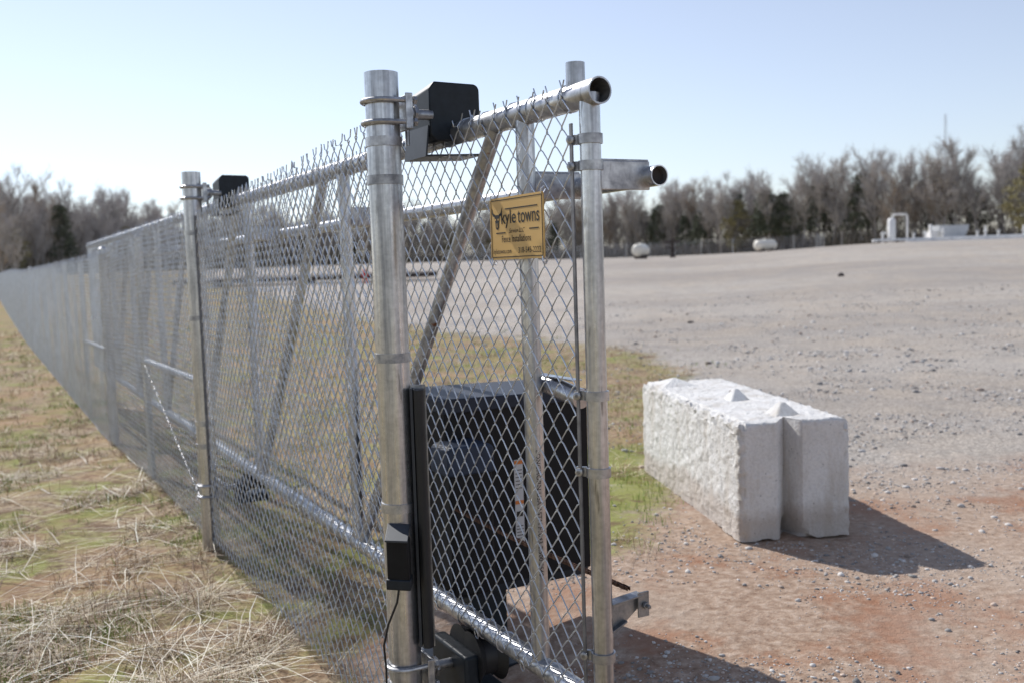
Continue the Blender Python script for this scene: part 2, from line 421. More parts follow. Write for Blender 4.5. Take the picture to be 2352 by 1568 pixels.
mb = MB(); mb.prism([(-.035, .66), (.035, .66), (.035, .79), (-.035, .79)], lambda p, q, t: Vector((-.362+p*.97, 2.945+t-p*.25, q)), -.035, .03); mb.make('housing', M_BLACK2, e, bevel=.006)
mb = MB(); mb.prism([(-.039, .64), (.039, .64), (.039, .672), (-.039, .672)], lambda p, q, t: Vector((-.362+p*.97, 2.945+t-p*.25, q)), -.04, .03); mb.make('base_plate', M_BLACK, e, bevel=.004)
mb = MB(); mb.prism([(-.036, 0), (.036, 0), (.036, .006), (-.036, .006)], lambda p, q, t: Vector((-.362+p*.97, 2.945+t-p*.25, .792+q+(t+.05)*.35)), -.055, .03); mb.make('hood', M_GREY, e, bevel=.001)
mb = MB(); mb.path([(-.362, 2.925, .645), (-.37, 2.92, .6), (-.40, 2.925, .53), (-.418, 2.94, .46), (-.415, 2.95, .38), (-.42, 2.95, .2), (-.41, 2.97, .0)], .0035, 8); mb.make('cable', M_RUBBER, e)

# ------------------------------------------------------------------ SIGN
sg = bpy.data.objects.new('company_sign', None); COL.objects.link(sg)
sg['label'] = 'gold rectangular sign with black lettering wired to chain link mesh'; sg['category'] = 'sign'
c0 = G(-.452, GO-.052, 1.698)
X = -ED; Yv = EZ; Zv = X.cross(Yv)
sg.matrix_world = Matrix(((X.x, Yv.x, Zv.x, c0.x), (X.y, Yv.y, Zv.y, c0.y), (X.z, Yv.z, Zv.z, c0.z), (0, 0, 0, 1)))
HW, HH = .151, .086
mb = MB(); pl = []
for cx, cy, a0 in ((HW-.008, HH-.008, 0), (-HW+.008, HH-.008, 90), (-HW+.008, -HH+.008, 180), (HW-.008, -HH+.008, 270)):
    for q in range(5):
        a = math.radians(a0+q*22.5); pl.append((cx+.008*math.cos(a), cy+.008*math.sin(a)))
mb.prism(pl, lambda p, q, t: Vector((p, q, t)), -.0015, .0015); mb.make('panel', M_GOLD, sg, smooth=False, local=True)
def letters(body, x, y, width, height, shear=0, bold=0, sp=1.0):
    mb = MB()
    cu = bpy.data.curves.new('t', 'FONT'); cu.body = body; cu.shear = shear; cu.offset = bold; cu.resolution_u = 3; cu.space_character = sp
    ob = bpy.data.objects.new('t', cu); COL.objects.link(ob); bpy.context.view_layer.update()
    me = bpy.data.meshes.new_from_object(ob.evaluated_get(bpy.context.evaluated_depsgraph_get()))
    vs = np.array([v.co[:] for v in me.vertices]); mn = vs.min(0); mx = vs.max(0)
    kx = width/(mx[0]-mn[0]); ky = height/(mx[1]-mn[1])
    for v in vs: mb.v.append(Vector((x+(v[0]-mn[0])*kx, y+(v[1]-mn[1])*ky, .0024)))
    for p in me.polygons: mb.f.append(tuple(k for k in p.vertices))
    bpy.data.objects.remove(ob); bpy.data.meshes.remove(me)
    return mb
for args in (('kyle', -.083, .000, .085, .050, 0, .006, 1), ('towns', .012, .011, .118, .033, 0, .006, 1), ('Service LLC', -.040, -.014, .090, .012, .5, 0, 1),
             ('Fence Installations', -.082, -.039, .164, .019, 0, .006, 1.1), ('kyletowns.com', -.135, -.074, .106, .018, 0, .004, 1.1), ('318-545-2222', .012, -.070, .122, .0160, 0, .004, 1.12)):
    letters(args[0], *args[1:5], shear=args[5], bold=args[6], sp=args[7]).make('lettering', M_INK, sg, smooth=False, local=True)
mb = MB(); bx, by = HW-.007, HH-.007
for c_, s_ in (((0, by), (2*bx, .0022)), ((0, -by), (2*bx, .0022)), ((bx, 0), (.0022, 2*by)), ((-bx, 0), (.0022, 2*by)),
               ((.03, .053), (.18, .003)), ((.10, -.006), (.05, .003)), ((-.088, -.012), (.055, .003))):
    mb.box((c_[0], c_[1], .0022), (s_[0], s_[1], .0006))
mb.make('border_lines', M_INK, sg, smooth=False, local=True)
mb = MB()     # cow skull emblem with long horns
zf = lambda p, q, t: Vector((-.108+p, .022+q, t))
skull = [(-.016, .014), (-.009, .017), (.009, .017), (.016, .014), (.013, .004), (.010, -.006), (.009, -.018), (.004, -.024), (-.004, -.024), (-.009, -.018), (-.010, -.006), (-.013, .004)]
mb.prism(skull, zf, .0018, .0025)
hornR = [(.014, .012), (.024, .014), (.030, .022), (.030, .036), (.025, .024), (.018, .020), (.012, .019)]
mb.prism(hornR, zf, .0018, .0025); mb.prism([(-p, q) for p, q in hornR][::-1], zf, .0018, .0025)
mb.make('skull_emblem', M_INK, sg, smooth=False, local=True)
mb = MB()
for px, py in ((-.008, .004), (.008, .004)):
    mb.prism([(px-.003, py-.003), (px+.003, py-.002), (px+.002, py+.003), (px-.003, py+.002)], zf, .0026, .003)
mb.prism([(-.002, -.018), (.002, -.018), (.001, -.006), (-.001, -.006)], zf, .0026, .003)
mb.make('skull_emblem_gap', M_GOLD, sg, smooth=False, local=True)
for px, py in ((HW-.008, HH-.005), (HW-.008, -HH+.005), (-HW+.008, HH-.005), (-HW+.008, -HH+.005)):
    mb = MB(); k = 1 if py > 0 else -1
    mb.path([(px, py, .003), (px+.003, py+k*.012, .004), (px-.004, py+k*.02, -.01), (px-.008, py+k*.012, -.016), (px, py, -.004)], .0016, 6)
    mb.make('fixing_wire', M_WIRE, sg, local=True)

# stamp printed on the second upright
mb = letters('LONGHORN USA ASTM F1043 2.500 SS40', 0, 0, .36, .013)
up = G(-.423, GO, 0); outd = (Vector((0, 0, 0))-Vector((up.x, up.y, 0))).normalized(); sd = EZ.cross(outd)
vv = []
for v in mb.v:
    a = (v.y-.0065)/.0267; vv.append(Vector((up.x, up.y, 1.08-v.x))+outd*(.0267*math.cos(a+.35))+sd*(.0267*math.sin(a+.35)))
mb.v = vv; mb.make('pipe_stamp', M_INK, gate, smooth=False)

# ------------------------------------------------------------------ GATE OPERATOR
op = empty('gate_operator', G(.68, .68, 0), 'black sliding gate operator box on steel pedestal behind the gate', 'gate opener')
mb = MB(); mb.box(G(.68, .685, .725), (.62, .42, .69), (EN, ED, EZ)); mb.make('housing', M_BLACK2, op, bevel=.006)
mb = MB(); mb.prism([(.365, 1.06), (.365, 1.105), (.375, 1.115), (1.0, 1.10), (1.01, 1.09), (1.01, 1.06)], lambda p, q, t: G(.68+t, p, q), -.225, .225); mb.make('lid', M_LID, op, bevel=.004)
mb = MB(); mb.box(G(.38, .40, .67), (.17, .14, .50), (EN, ED, EZ)); mb.make('drive_cover', M_BLACK2, op, bevel=.01)
mb = MB(); mb.prism([(.305, .86), (.308, .95), (.325, .965), (.475, .965), (.492, .95), (.492, .86)], lambda p, q, t: G(.38+t, p, q), -.076, .076); mb.make('drive_cover_lid', M_LID2, op, bevel=.008)
mb = MB()
mb.box(G(.62, .58, .2), (.16, .10, .44), (EN, ED, EZ)); mb.box(G(.62, .58, .06), (.5, .35, .03), (EN, ED, EZ))
mb.box(G(.68, .68, .372), (.6, .42, .03), (EN, ED, EZ)); mb.make('pedestal', M_BLACK, op, smooth=False, bevel=.003)
LO = .675
mb = MB(); mb.box(G(.468, LO, .69), (.038, .003, .33), (EN, ED, EZ)); mb.make('warning_label', M_LABEL, op, smooth=False)
for z_ in (.845, .69):
    mb = MB(); mb.box(G(.4655, LO, z_), (.036, .001, .014), (EN, ED, EZ)); mb.make('label_stripe', M_ORANGE, op, smooth=False)
mb = MB()
for k in range(12): mb.box(G(.4655, LO, .67-k*.012 if k > 5 else .815-k*.014), (.028, .001, .0025), (EN, ED, EZ))
mb.box(G(.4655, LO, .645), (.026, .001, .02), (EN, ED, EZ))
mb.make('label_print', M_INK, op, smooth=False)
# drive chain
ch = empty('drive_chain', G(-.1, .335, .75), 'rusty roller chain stretched along the gate to its operator', 'chain')
mb = MB(); L = .0145
for k in range(int(1.22/L)):
    s_ = -.74+k*L; z_ = .75-.012*math.sin(math.pi*(k*L)/1.22)
    for oo in (-1, 1):
        wd = .0055 if k % 2 else .004
        mb.box(G(s_, .335+oo*wd, z_), (.0015, L*1.2, .0095), (EN, ED, EZ))
    mb.tube(G(s_+L/2, .335-.006, z_), G(s_+L/2, .335+.006, z_), .004, 8)
mb.make('chain_links', M_CHAIN, ch)

# ------------------------------------------------------------------ CONCRETE BLOCK
bl = empty('concrete_block', (1.43, 5.03, .145), 'large white precast concrete block with grooved ends on dirt', 'concrete block')
bm = bmesh.new(); Wb, Lb, Hb = .60, 1.86, .615; nx, ny, nzz = 60, 130, 48
def grid(fn, a, b_):
    vs = [[bm.verts.new(fn(i/a, j/b_)) for j in range(b_+1)] for i in range(a+1)]
    for i in range(a):
        for j in range(b_): bm.faces.new((vs[i][j], vs[i+1][j], vs[i+1][j+1], vs[i][j+1]))
grid(lambda u, v: ((u-.5)*Wb, v*Lb, Hb), nx, ny); grid(lambda u, v: ((u-.5)*Wb, v*Lb, 0), nx, ny)
grid(lambda u, v: (-Wb/2, u*Lb, v*Hb), ny, nzz); grid(lambda u, v: (Wb/2, u*Lb, v*Hb), ny, nzz)
grid(lambda u, v: ((u-.5)*Wb, 0, v*Hb), nx, nzz); grid(lambda u, v: ((u-.5)*Wb, Lb, v*Hb), nx, nzz)
bmesh.ops.remove_doubles(bm, verts=bm.verts, dist=.0005); bmesh.ops.recalc_face_normals(bm, faces=bm.faces); bm.normal_update()
nrm = {v: v.normal.copy() for v in bm.verts}
for v in bm.verts:
    x, y, z = v.co; nn = nrm[v]
    u = x+.01
    g = max(0, (.085+u)*1.5) if u < 0 else max(0, (.045-u)*2.8)
    g = min(g, .125)
    y0_ = y
    if y < .4: y = y+g*(1-y/.4)
    elif y > Lb-.4: y = y-g*(1-(Lb-y)/.4)
    # rounded arrises
    q = Vector((x, y, z)); cc = Vector((max(-Wb/2+.022, min(Wb/2-.022, x)), q.y if g > 0 else max(.022, min(Lb-.022, y)), max(-1, min(Hb-.022, z))))
    dd = q-cc
    if dd.length > .022: q = cc+dd.normalized()*.022
    p3 = Vector((x, y, z))
    amp = .011 if nn.x < -.5 else (.008 if nn.z > .5 else .003)
    q += nn*(amp*(.6*noise.noise(p3*7)+.8*noise.noise(p3*26)+.7*noise.noise(p3*70)))
    # chipped edges
    if z > Hb-.06 and abs(x) > Wb/2-.04: q.z -= abs(noise.noise(p3*16))*.045; q.x *= 1-abs(noise.noise(p3*21))*.05
    if y < .04 and abs(x) > Wb/2-.03: q.y += abs(noise.noise(p3*14))*.03
    # notch broken out at the foot of the groove
    if y0_ < .02 and z < .10: q.y += .10*max(0, 1-abs(x+.0)/.07)*(1-z/.10); q.z += max(0, noise.noise(p3*9))*.04
    v.co = q
me = bpy.data.meshes.new('body'); bm.to_mesh(me); bm.free(); me.materials.append(M_CONC)
me.polygons.foreach_set('use_smooth', [True]*len(me.polygons)); me.set_sharp_from_angle(angle=math.radians(40))
body = bpy.data.objects.new('body', me); COL.objects.link(body); body.parent = bl
for yc, kx, ww, hh in ((.21, .03, .08, .075), (.82, .0, .07, .075), (1.62, -.13, .15, .055)):
    mb = MB(); w2 = ww; zz = Hb-.012
    tip = lambda a, b_: Vector((kx+a*.012, yc+.03+b_*.015, zz+hh))
    mb.v = [Vector((kx-w2, yc-w2, zz)), Vector((kx+w2, yc-w2, zz)), Vector((kx+w2, yc+w2*1.3, zz)), Vector((kx-w2, yc+w2*1.3, zz)), tip(-1, -1), tip(1, -1), tip(1, 1), tip(-1, 1)]
    mb.f = [(0, 1, 5, 4), (1, 2, 6, 5), (2, 3, 7, 6), (3, 0, 4, 7), (4, 5, 6, 7), (3, 2, 1, 0)]
    mb.make('locking_key', M_CONC, bl, smooth=False, bevel=.008, local=True)
mb = MB(); pts = [(.02, .93, Hb)]
for q in range(9):
    a = math.pi*q/8; pts.append((.02, .98-.035*math.cos(a), Hb+.03*math.sin(a)))
mb.path(pts, .006, 8); mb.make('lifting_loop', M_CHAIN, bl, local=True)
bl.rotation_euler = (0, 0, math.atan2(.131, .991))

# ------------------------------------------------------------------ GROUND
gb = [(3.9, -.8), (4.5, -.15), (4.9, .6), (6, 1.05), (9, 1.5), (12, 2.3), (15, 2.2), (18, .6), (25, -2.4), (40, -8), (80, -24), (140, -50)]
def gbound(y):
    if y <= gb[0][0]: return gb[0][1]
    for (a, b_), (c_, d_) in zip(gb, gb[1:]):
        if y <= c_: return b_+(d_-b_)*(y-a)/(c_-a)
    return gb[-1][1]
def masks(x, y):
    s, o = so(x, y)
    soft = .3+.06*max(y, 0)
    gl = 1-sm(-.05, .25, o) if y < 4.5 else 1-sm(-.1, .9, o)
    gr = 1-sm(-soft, soft, x-gbound(y)) if y > 3.9 else 0
    g = max(gl, gr*.84)
    if y > 90: g = max(g, sm(115, 150, y+.45*x))
    dirt = 1-sm(4.4, 8.0, y-.12*x)
    dirt = max(dirt, 1-sm(.1, .5, abs(o-.2))) if y < 6 else dirt
    green = (1-sm(.2, .9, abs(x-.75)))*(1-sm(1.2, 2.2, abs(y-6.0)))     # lush patch beside the block
    return g, dirt, green
na = 420; radii = [0.0]+[0.35*(1.0305**k) for k in range(290)]
radii = [r for r in radii if r < 1400]+[1800, 2600]
V = []; C = []; F = []
for ri, r in enumerate(radii):
    for k in range(na):
        a = 2*math.pi*k/na; x, y = r*math.sin(a), r*math.cos(a)
        V.append((x, y, gz(x, y))); C.append(masks(x, y))
for ri in range(len(radii)-1):
    for k in range(na):
        j = (k+1) % na; F.append((ri*na+k, ri*na+j, (ri+1)*na+j, (ri+1)*na+k))
M_GRND, nt, b = new_mat('ground_surface')
at = nt.nodes.new('ShaderNodeAttribute'); at.attribute_name = 'Col'
sp = nt.nodes.new('ShaderNodeSeparateColor'); nt.links.new(at.outputs['Color'], sp.inputs[0])
nA = nz(nt, .7, 6, .6); nB = nz(nt, 4, 6, .65); nC = nz(nt, 22, 6, .7); nD = nz(nt, 90, 4, .7); nE = nz(nt, .18, 5, .6)
nF = nz(nt, 1.9, 5, .65); nG = nz(nt, 1.0, 5, .6, stretch=(.05, .22, 1))
def madd(a, m, c_):
    x = nt.nodes.new('ShaderNodeMath'); x.operation = 'MULTIPLY_ADD'
    nt.links.new(a, x.inputs[0]); x.inputs[1].default_value = m
    if isinstance(c_, (int, float)): x.inputs[2].default_value = c_
    else: nt.links.new(c_, x.inputs[2])
    return x.outputs[0]
gm = madd(nB.outputs[0], 1.1, madd(nC.outputs[0], .8, madd(nA.outputs[0], .8, madd(sp.outputs[0], 1.35, -1.50))))
gm = ramp(nt, gm, [(.40, 0.0), (.72, 1.0)])
dm = madd(nB.outputs[0], .6, madd(nA.outputs[0], .8, madd(sp.outputs[1], 1.0, -.7)))
dm = ramp(nt, dm, [(.3, 0.0), (.85, 1.0)])
# grass colours
gA = ramp(nt, nC.outputs[0], [(.34, (.12, .08, .05)), (.5, (.30, .22, .14)), (.68, (.55, .45, .31))])
gB = ramp(nt, madd(sp.outputs[2], .22, madd(nF.outputs[0], .7, madd(nC.outputs[0], .4, -.05))), [(.46, 0.0), (.60, .75)])
gcol = mixc(nt, gB.outputs[0], gA.outputs[0], (.23, .27, .065))
gR = ramp(nt, nB.outputs[0], [(.52, 0.0), (.62, .8)])
gcol = mixc(nt, gR.outputs[0], gcol, (.17, .11, .075))
gO = ramp(nt, nA.outputs[0], [(.50, 0.0), (.62, .45)])
gcol = mixc(nt, gO.outputs[0], gcol, (.40, .25, .145))
# gravel lot
lA = ramp(nt, nD.outputs[0], [(.3, (.27, .25, .23)), (.5, (.46, .43, .40)), (.72, (.70, .665, .62))])
lB = ramp(nt, nG.outputs[0], [(.36, (.82, .79, .77)), (.62, (1.12, 1.09, 1.05))])
lcol = mixc(nt, 1.0, lA.outputs[0], lB.outputs[0], 'MULTIPLY')
lR = ramp(nt, nA.outputs[0], [(.42, 0.0), (.66, .55)])
lcol = mixc(nt, lR.outputs[0], lcol, (.52, .44, .355))
lG = ramp(nt, nF.outputs[0], [(.48, 0.0), (.62, .4)])
lcol = mixc(nt, lG.outputs[0], lcol, (.33, .31, .29))
# red dirt
dA = ramp(nt, nC.outputs[0], [(.3, (.22, .14, .095)), (.5, (.38, .275, .205)), (.68, (.53, .42, .335))])
dR = ramp(nt, nF.outputs[0], [(.50, 0.0), (.62, .8)])
dcol = mixc(nt, dR.outputs[0], dA.outputs[0], (.31, .145, .08))
dP = ramp(nt, nA.outputs[0], [(.48, 0.0), (.64, .45)])
dcol = mixc(nt, dP.outputs[0], dcol, (.46, .385, .32))
vg = nt.nodes.new('ShaderNodeTexVoronoi'); vg.inputs['Scale'].default_value = 38; tcg = nt.nodes.new('ShaderNodeTexCoord'); nt.links.new(tcg.outputs['Object'], vg.inputs['Vector'])
vr = ramp(nt, vg.outputs['Distance'], [(.12, (1.3, 1.29, 1.27)), (.5, (.74, .74, .74))])
lcol = mixc(nt, .85, lcol, vr.outputs[0], 'MULTIPLY')
vcs = nt.nodes.new('ShaderNodeSeparateColor'); nt.links.new(vg.outputs['Color'], vcs.inputs[0])
vcr = ramp(nt, vcs.outputs[0], [(0.0, .72), (1.0, 1.2)])
lcol = mixc(nt, .8, lcol, vcr.outputs[0], 'MULTIPLY')
c = mixc(nt, dm.outputs[0], lcol, dcol)
c = mixc(nt, gm.outputs[0], c, gcol)
nt.links.new(c, b.inputs['Base Color']); b.inputs['Roughness'].default_value = .95; b.inputs['Specular IOR Level'].default_value = .1
hb = madd(nD.outputs[0], .5, madd(nC.outputs[0], 1.6, madd(nB.outputs[0], 2.0, .0)))
bump(nt, b, hb, .5, .02)
gr = np_mesh('ground', V, F, M_GRND, smooth=True, cols=np.array(C)); gr['kind'] = 'structure'

# ------------------------------------------------------------------ STRAW AND GRASS
M_BLADE, nt, b = new_mat('straw_blade')
at = nt.nodes.new('ShaderNodeAttribute'); at.attribute_name = 'Col'; nt.links.new(at.outputs['Color'], b.inputs['Base Color'])
b.inputs['Roughness'].default_value = .7; b.inputs['Specular IOR Level'].default_value = .25
def blades(name, n, xr, yr, test, kinds, long=True):
    V = []; F = []; C = []; cnt = 0
    while cnt < n:
        y = yr[0]*(yr[1]/yr[0])**random.random(); x = y*random.uniform(*xr)
        if not test(x, y): continue
        # clumps and bare soil between them
        den = noise.noise(Vector((x*1.3, y*1.3, 5)))+.9*noise.noise(Vector((x*4, y*4, 6)))
        if random.random() > .34+1.8*den: continue
        cnt += 1
        gn = noise.noise(Vector((x*.8, y*.8, 3)))+.6*noise.noise(Vector((x*2.5, y*2.5, 8)))
        green = random.random() < max(.03, kinds+gn*1.9-.03+.5*masks(x, y)[2])
        z = gz(x, y); az = random.uniform(0, 2*math.pi)
        br_ = 1+.5*noise.noise(Vector((x*2, y*2, 40)))
        if green: L_ = random.uniform(.02, .07); el = random.uniform(.7, 1.5); w = .0026; col = (random.uniform(.16, .30), random.uniform(.24, .36), random.uniform(.04, .08))
        else:
            u = random.random(); t = random.uniform(.55, 1.15)*br_
            if long and u < .10 and y < 9: L_ = random.uniform(.25, .65); el = random.uniform(.0, .22); w = .0036; col = (.84*t, .77*t, .63*t)
            elif u < .68: L_ = random.uniform(.05, .24); el = random.uniform(.02, .35); w = .0023; col = (.66*t, .55*t, .39*t)
            else: L_ = random.uniform(.04, .14); el = random.uniform(.4, 1.4); w = .0022; col = (.46*t, .31*t, .17*t)
            if random.random() < .25: col = (.18, .11, .07)
        w *= max(1, y*.22); L_ *= max(1, y*.05)
        d1 = Vector((math.cos(az)*math.cos(el), math.sin(az)*math.cos(el), math.sin(el)))
        p = Vector((x, y, z+random.uniform(0, .02)*(el < .4))); side = d1.cross(EZ).normalized()*w/2
        bend = Vector((random.uniform(-.3, .3), random.uniform(-.3, .3), random.uniform(-.5, .05)))*L_*.35
        m_ = p+d1*L_*.5; e_ = p+d1*L_+bend
        if e_.z < z: e_.z = z+.004
        i = len(V); V += [p-side, p+side, m_+side*.9, m_-side*.9, e_+side*.3, e_-side*.3]
        F += [(i, i+1, i+2, i+3), (i+3, i+2, i+4, i+5)]; C += [tuple(min(.85, q) for q in col)]*6
    o_ = np_mesh(name, [v[:] for v in V], F, M_BLADE, cols=np.array(C)); o_['kind'] = 'stuff'
    o_['label'] = 'dry straw and sparse green grass blades on the ground'; o_['category'] = 'grass'
blades('dry_grass', 72000, (-.78, .05), (1.9, 30), lambda x, y: so(x, y)[1] < .03+.1*random.random(), .13)
blades('dry_grass_patch', 20000, (-.45, .30), (4.0, 30), lambda x, y: so(x, y)[1] > .1 and masks(x, y)[0]+.6*noise.noise(Vector((x*.9, y*.9, 20))) > .35+.4*random.random() and not (1.0 < x < 1.8 and 5 < y < 7), .42, False)

# ------------------------------------------------------------------ GRAVEL
M_STONE, nt, b = new_mat('gravel_stone')
at = nt.nodes.new('ShaderNodeAttribute'); at.attribute_name = 'Col'; nt.links.new(at.outputs['Color'], b.inputs['Base Color']); b.inputs['Roughness'].default_value = .85
bmx = bmesh.new(); bmesh.ops.create_icosphere(bmx, subdivisions=1, radius=1); iv = np.array([v.co[:] for v in bmx.verts]); jf = np.array([[v.index for v in f.verts] for f in bmx.faces]); bmx.free()
V = []; F = []; C = []; cnt = 0
while cnt < 32000:
    y = 2.0*(26/2.0)**random.random(); x = y*random.uniform(-.1, .68)
    s, o = so(x, y); g, d_, _g = masks(x, y)
    if o < .35 or random.random() < g*.95: continue
    if 1.0 < x < 1.8 and 5.0 < y < 6.9: continue
    cl = noise.noise(Vector((x*.9, y*.9, 30)))+.5*noise.noise(Vector((x*3, y*3, 31)))
    if random.random() > .40+1.5*cl: continue
    if d_ > .7 and random.random() < .3: continue
    cnt += 1
    big = random.random()
    r = random.uniform(.0025, .006) if big < .84 else (random.uniform(.006, .013) if big < .985 else random.uniform(.013, .024))
    r *= max(.85, min(1.9, y*.17))
    sc = np.array([r*random.uniform(.8, 1.5), r*random.uniform(.7, 1.2), r*random.uniform(.45, .8)])
    a = random.uniform(0, 6.28); ca, sa = math.cos(a), math.sin(a)
    q = iv*rng.uniform(.7, 1.2, (12, 1))*sc; q = np.stack([q[:, 0]*ca-q[:, 1]*sa, q[:, 0]*sa+q[:, 1]*ca, q[:, 2]], 1)+np.array([x, y, gz(x, y)+r*.1])
    F.append(jf+len(V)*12); V.append(q); t = random.uniform(.2, .68); C.append(np.tile([t, t*.96, t*.92] if random.random() < .8 else [t, t*.8, t*.66], (12, 1)))
gv = np_mesh('gravel', np.concatenate(V), np.concatenate(F), M_STONE, cols=np.concatenate(C), tri=True); gv['kind'] = 'stuff'
gv['label'] = 'loose grey gravel stones scattered over dirt'; gv['category'] = 'gravel'
for x, y, sx_, sz in ((3.53, 19.6, .075, .03), (10.3, 31, .11, .09)):
    mb = MB(); z = gz(x, y)
    for v in iv: mb.v.append(Vector((x+v[0]*sx_*random.uniform(.8, 1.2), y+v[1]*sx_*.7, z+sz*.3+v[2]*sz*random.uniform(.7, 1.2))))
    mb.f = [tuple(int(k) for k in f) for f in jf]
    o_ = mb.make('stone_lump', M_DKSTEEL, smooth=False); o_['label'] = 'dark lump of stone lying on the gravel lot'; o_['category'] = 'stone'

# ------------------------------------------------------------------ TREES
M_BARK = simple('grey_bark', (.36, .335, .315), .9, 0, .3, 1.5)
M_TWIG = simple('bare_twig', (.47, .44, .42), .9, 0, .3, .6)  # greyed and lightened in place of haze over the distant wood
M_TWIG2 = simple('russet_twig', (.43, .36, .295), .9, 0, .3, .6)
M_NEEDLE = simple('pine_needle', (.10, .115, .075), .8, 0, .5, 1.2)
M_OAK = simple('brown_leaf', (.27, .24, .12), .8, 0, .4, 1.2)
def rv(a=1): return Vector((random.uniform(-a, a), random.uniform(-a, a), random.uniform(-a, a)))
def make_bare(H=10, spread=1.0, tw=.032):
    T = MB(); TV = []; TF = []
    def twig(p, d, L_, w):
        sd = d.cross(rv()).normalized()*w/2; i = len(TV)
        TV.extend([p-sd, p+sd, p+d*L_]); TF.append((i, i+1, i+2))
    pts = [Vector((0, 0, -.3))]; d = Vector((0, 0, 1)); p = Vector((0, 0, 0))
    nseg = 6
    for k in range(nseg+1):
        pts.append(p.copy()); d = (d+rv(.10)).normalized(); d.z = abs(d.z); p = p+d*H*.82/nseg
    rad = [.17*(1-.85*k/(len(pts)-1)) for k in range(len(pts))]
    T.path(pts, rad, 6)
    for l in range(16):
        t = random.uniform(.25, 1.0); fi = t*(len(pts)-2)+1; i0 = min(int(fi), len(pts)-2); p0 = pts[i0].lerp(pts[i0+1], fi-i0)
        az = random.uniform(0, 6.28); up_ = random.uniform(.8, 1.9)
        d = Vector((math.cos(az)*spread, math.sin(az)*spread, up_)).normalized(); LL = H*random.uniform(.22, .40)*(1.15-.5*t)
        lp = [p0]; dd = d
        for k in range(4): dd = (dd+rv(.18)+Vector((0, 0, .08))).normalized(); lp.append(lp[-1]+dd*LL/4)
        T.path(lp, [.07*(1-.8*k/4)*(1.2-t*.5) for k in range(5)], 4)
        for m_ in range(9):
            fi = random.uniform(.2, 4); i1 = min(int(fi), 3); p1 = lp[i1].lerp(lp[i1+1], fi-i1)
            d1 = (dd+rv(.8)+Vector((0, 0, .4))).normalized(); L1 = LL*random.uniform(.25, .5)
            twig(p1, d1, L1, tw*1.3)
            for q in range(8):
                t2 = random.uniform(.1, 1); p2 = p1+d1*L1*t2; d2 = (d1+rv(.7)+Vector((0, 0, .2))).normalized(); L2 = random.uniform(.35, 1.1)
                twig(p2, d2, L2, tw*.85)
                for r_ in range(2):
                    twig(p2+d2*L2*random.uniform(.3, .9), (d2+rv(.7)).normalized(), random.uniform(.25, .65), tw*.65)
    return T, TV, TF
def make_pine(H=10, leafy=False):
    T = MB(); T.path([Vector((0, 0, -.3)), Vector((0, 0, H*.4)), Vector((.1, 0, H*.95))], [.16, .12, .03], 6)
    V = []; F = []
    ncl = 150
    for c_ in range(ncl):
        t = random.random(); z = H*(.28+.72*t) if not leafy else H*(.12+.86*t)
        R = H*(.23*(1-t)**.7+.03) if not leafy else H*.3*math.sin(math.pi*min(1, t*.85+.12))+.1
        a = random.uniform(0, 6.28); rr = R*math.sqrt(random.uniform(.15, 1)); cpt = Vector((rr*math.cos(a), rr*math.sin(a), z))
        for q in range(26):
            p = cpt+Vector((random.gauss(0, .34), random.gauss(0, .34), random.gauss(0, .2))); u = rv().normalized()*.10; w = u.cross(rv()).normalized()*.07
            i = len(V); V += [p-u-w, p+u-w, p+u+w, p-u+w]; F.append((i, i+1, i+2, i+3))
        if c_ % 5 == 0: T.path([Vector((0, 0, z-.3)), cpt], [.035, .01], 3)
    return T, V, F
kinds = []
for k in range(6):
    T, TV, TF = make_bare(10, random.uniform(.5, .95), random.uniform(.036, .045))
    kinds.append(('bare_tree', T, TV, TF, True, M_TWIG if k < 5 else M_TWIG2, 'tall leafless grey tree at the edge of the woods', 'tree'))
for k in range(3):
    T, TV, TF = make_pine(10); kinds.append(('pine_tree', T, TV, TF, False, M_NEEDLE, 'dark green pine tree at the edge of the woods', 'tree'))
T, TV, TF = make_pine(10, True); kinds.append(('oak_tree', T, TV, TF, False, M_OAK, 'brown leaved oak tree at the edge of the woods', 'tree'))
masters = []
for nm, T, TV, TF, tri, mt, lab, cat in kinds:
    e = empty(nm, (0, 0, 0), lab, cat, 'trees along the edge of the yard'); tr = T.make('trunk', M_BARK, e, local=True)
    cr = np_mesh('crown', [v[:] for v in TV], TF, mt, e, tri=tri)
    masters.append([e, tr, cr, False])
def put(kind, x, y, h, rot):
    m = masters[kind]
    if not m[3]: e, tr, cr = m[0], m[1], m[2]; m[3] = True
    else:
        e = m[0].copy(); tr = m[1].copy(); cr = m[2].copy()
        for o_ in (e, tr, cr): COL.objects.link(o_)
        tr.parent = e; cr.parent = e
    e.location = (x, y, gz(x, y, False)-.1); e.scale = (h/10*random.uniform(.9, 1.2),)*2+(h/10,); e.rotation_euler = (0, 0, rot)
line = [(-62, 70, 9.5), (-50, 82, 9.5), (-52, 150, 10), (-32, 205, 11), (12, 200, 11), (32, 178, 12), (55, 145, 12.8), (78, 128, 14), (88, 126, 14)]
for (x0, y0, h0), (x1, y1, h1) in zip(line, line[1:]):
    L_ = math.hypot(x1-x0, y1-y0); n_ = max(1, int(L_/(2.9 if x1 < 0 else 2.2)))
    for k in range(n_):
        for row in range(3):
            t = (k+random.random())/n_; x = x0+(x1-x0)*t; y = y0+(y1-y0)*t; h = h0+(h1-h0)*t
            r0 = random.random()
            kd = random.randrange(6) if r0 < .84 else (6+random.randrange(3) if r0 < .965 else 9)
            hh = h*random.uniform(.66, 1.14)*(1 if kd < 6 else .74)
            rr = math.hypot(x, y); off = row*4+random.uniform(-1.5, 2.5)
            put(kd, x*(1+off/rr), y*(1+off/rr), hh, random.uniform(0, 6.28))
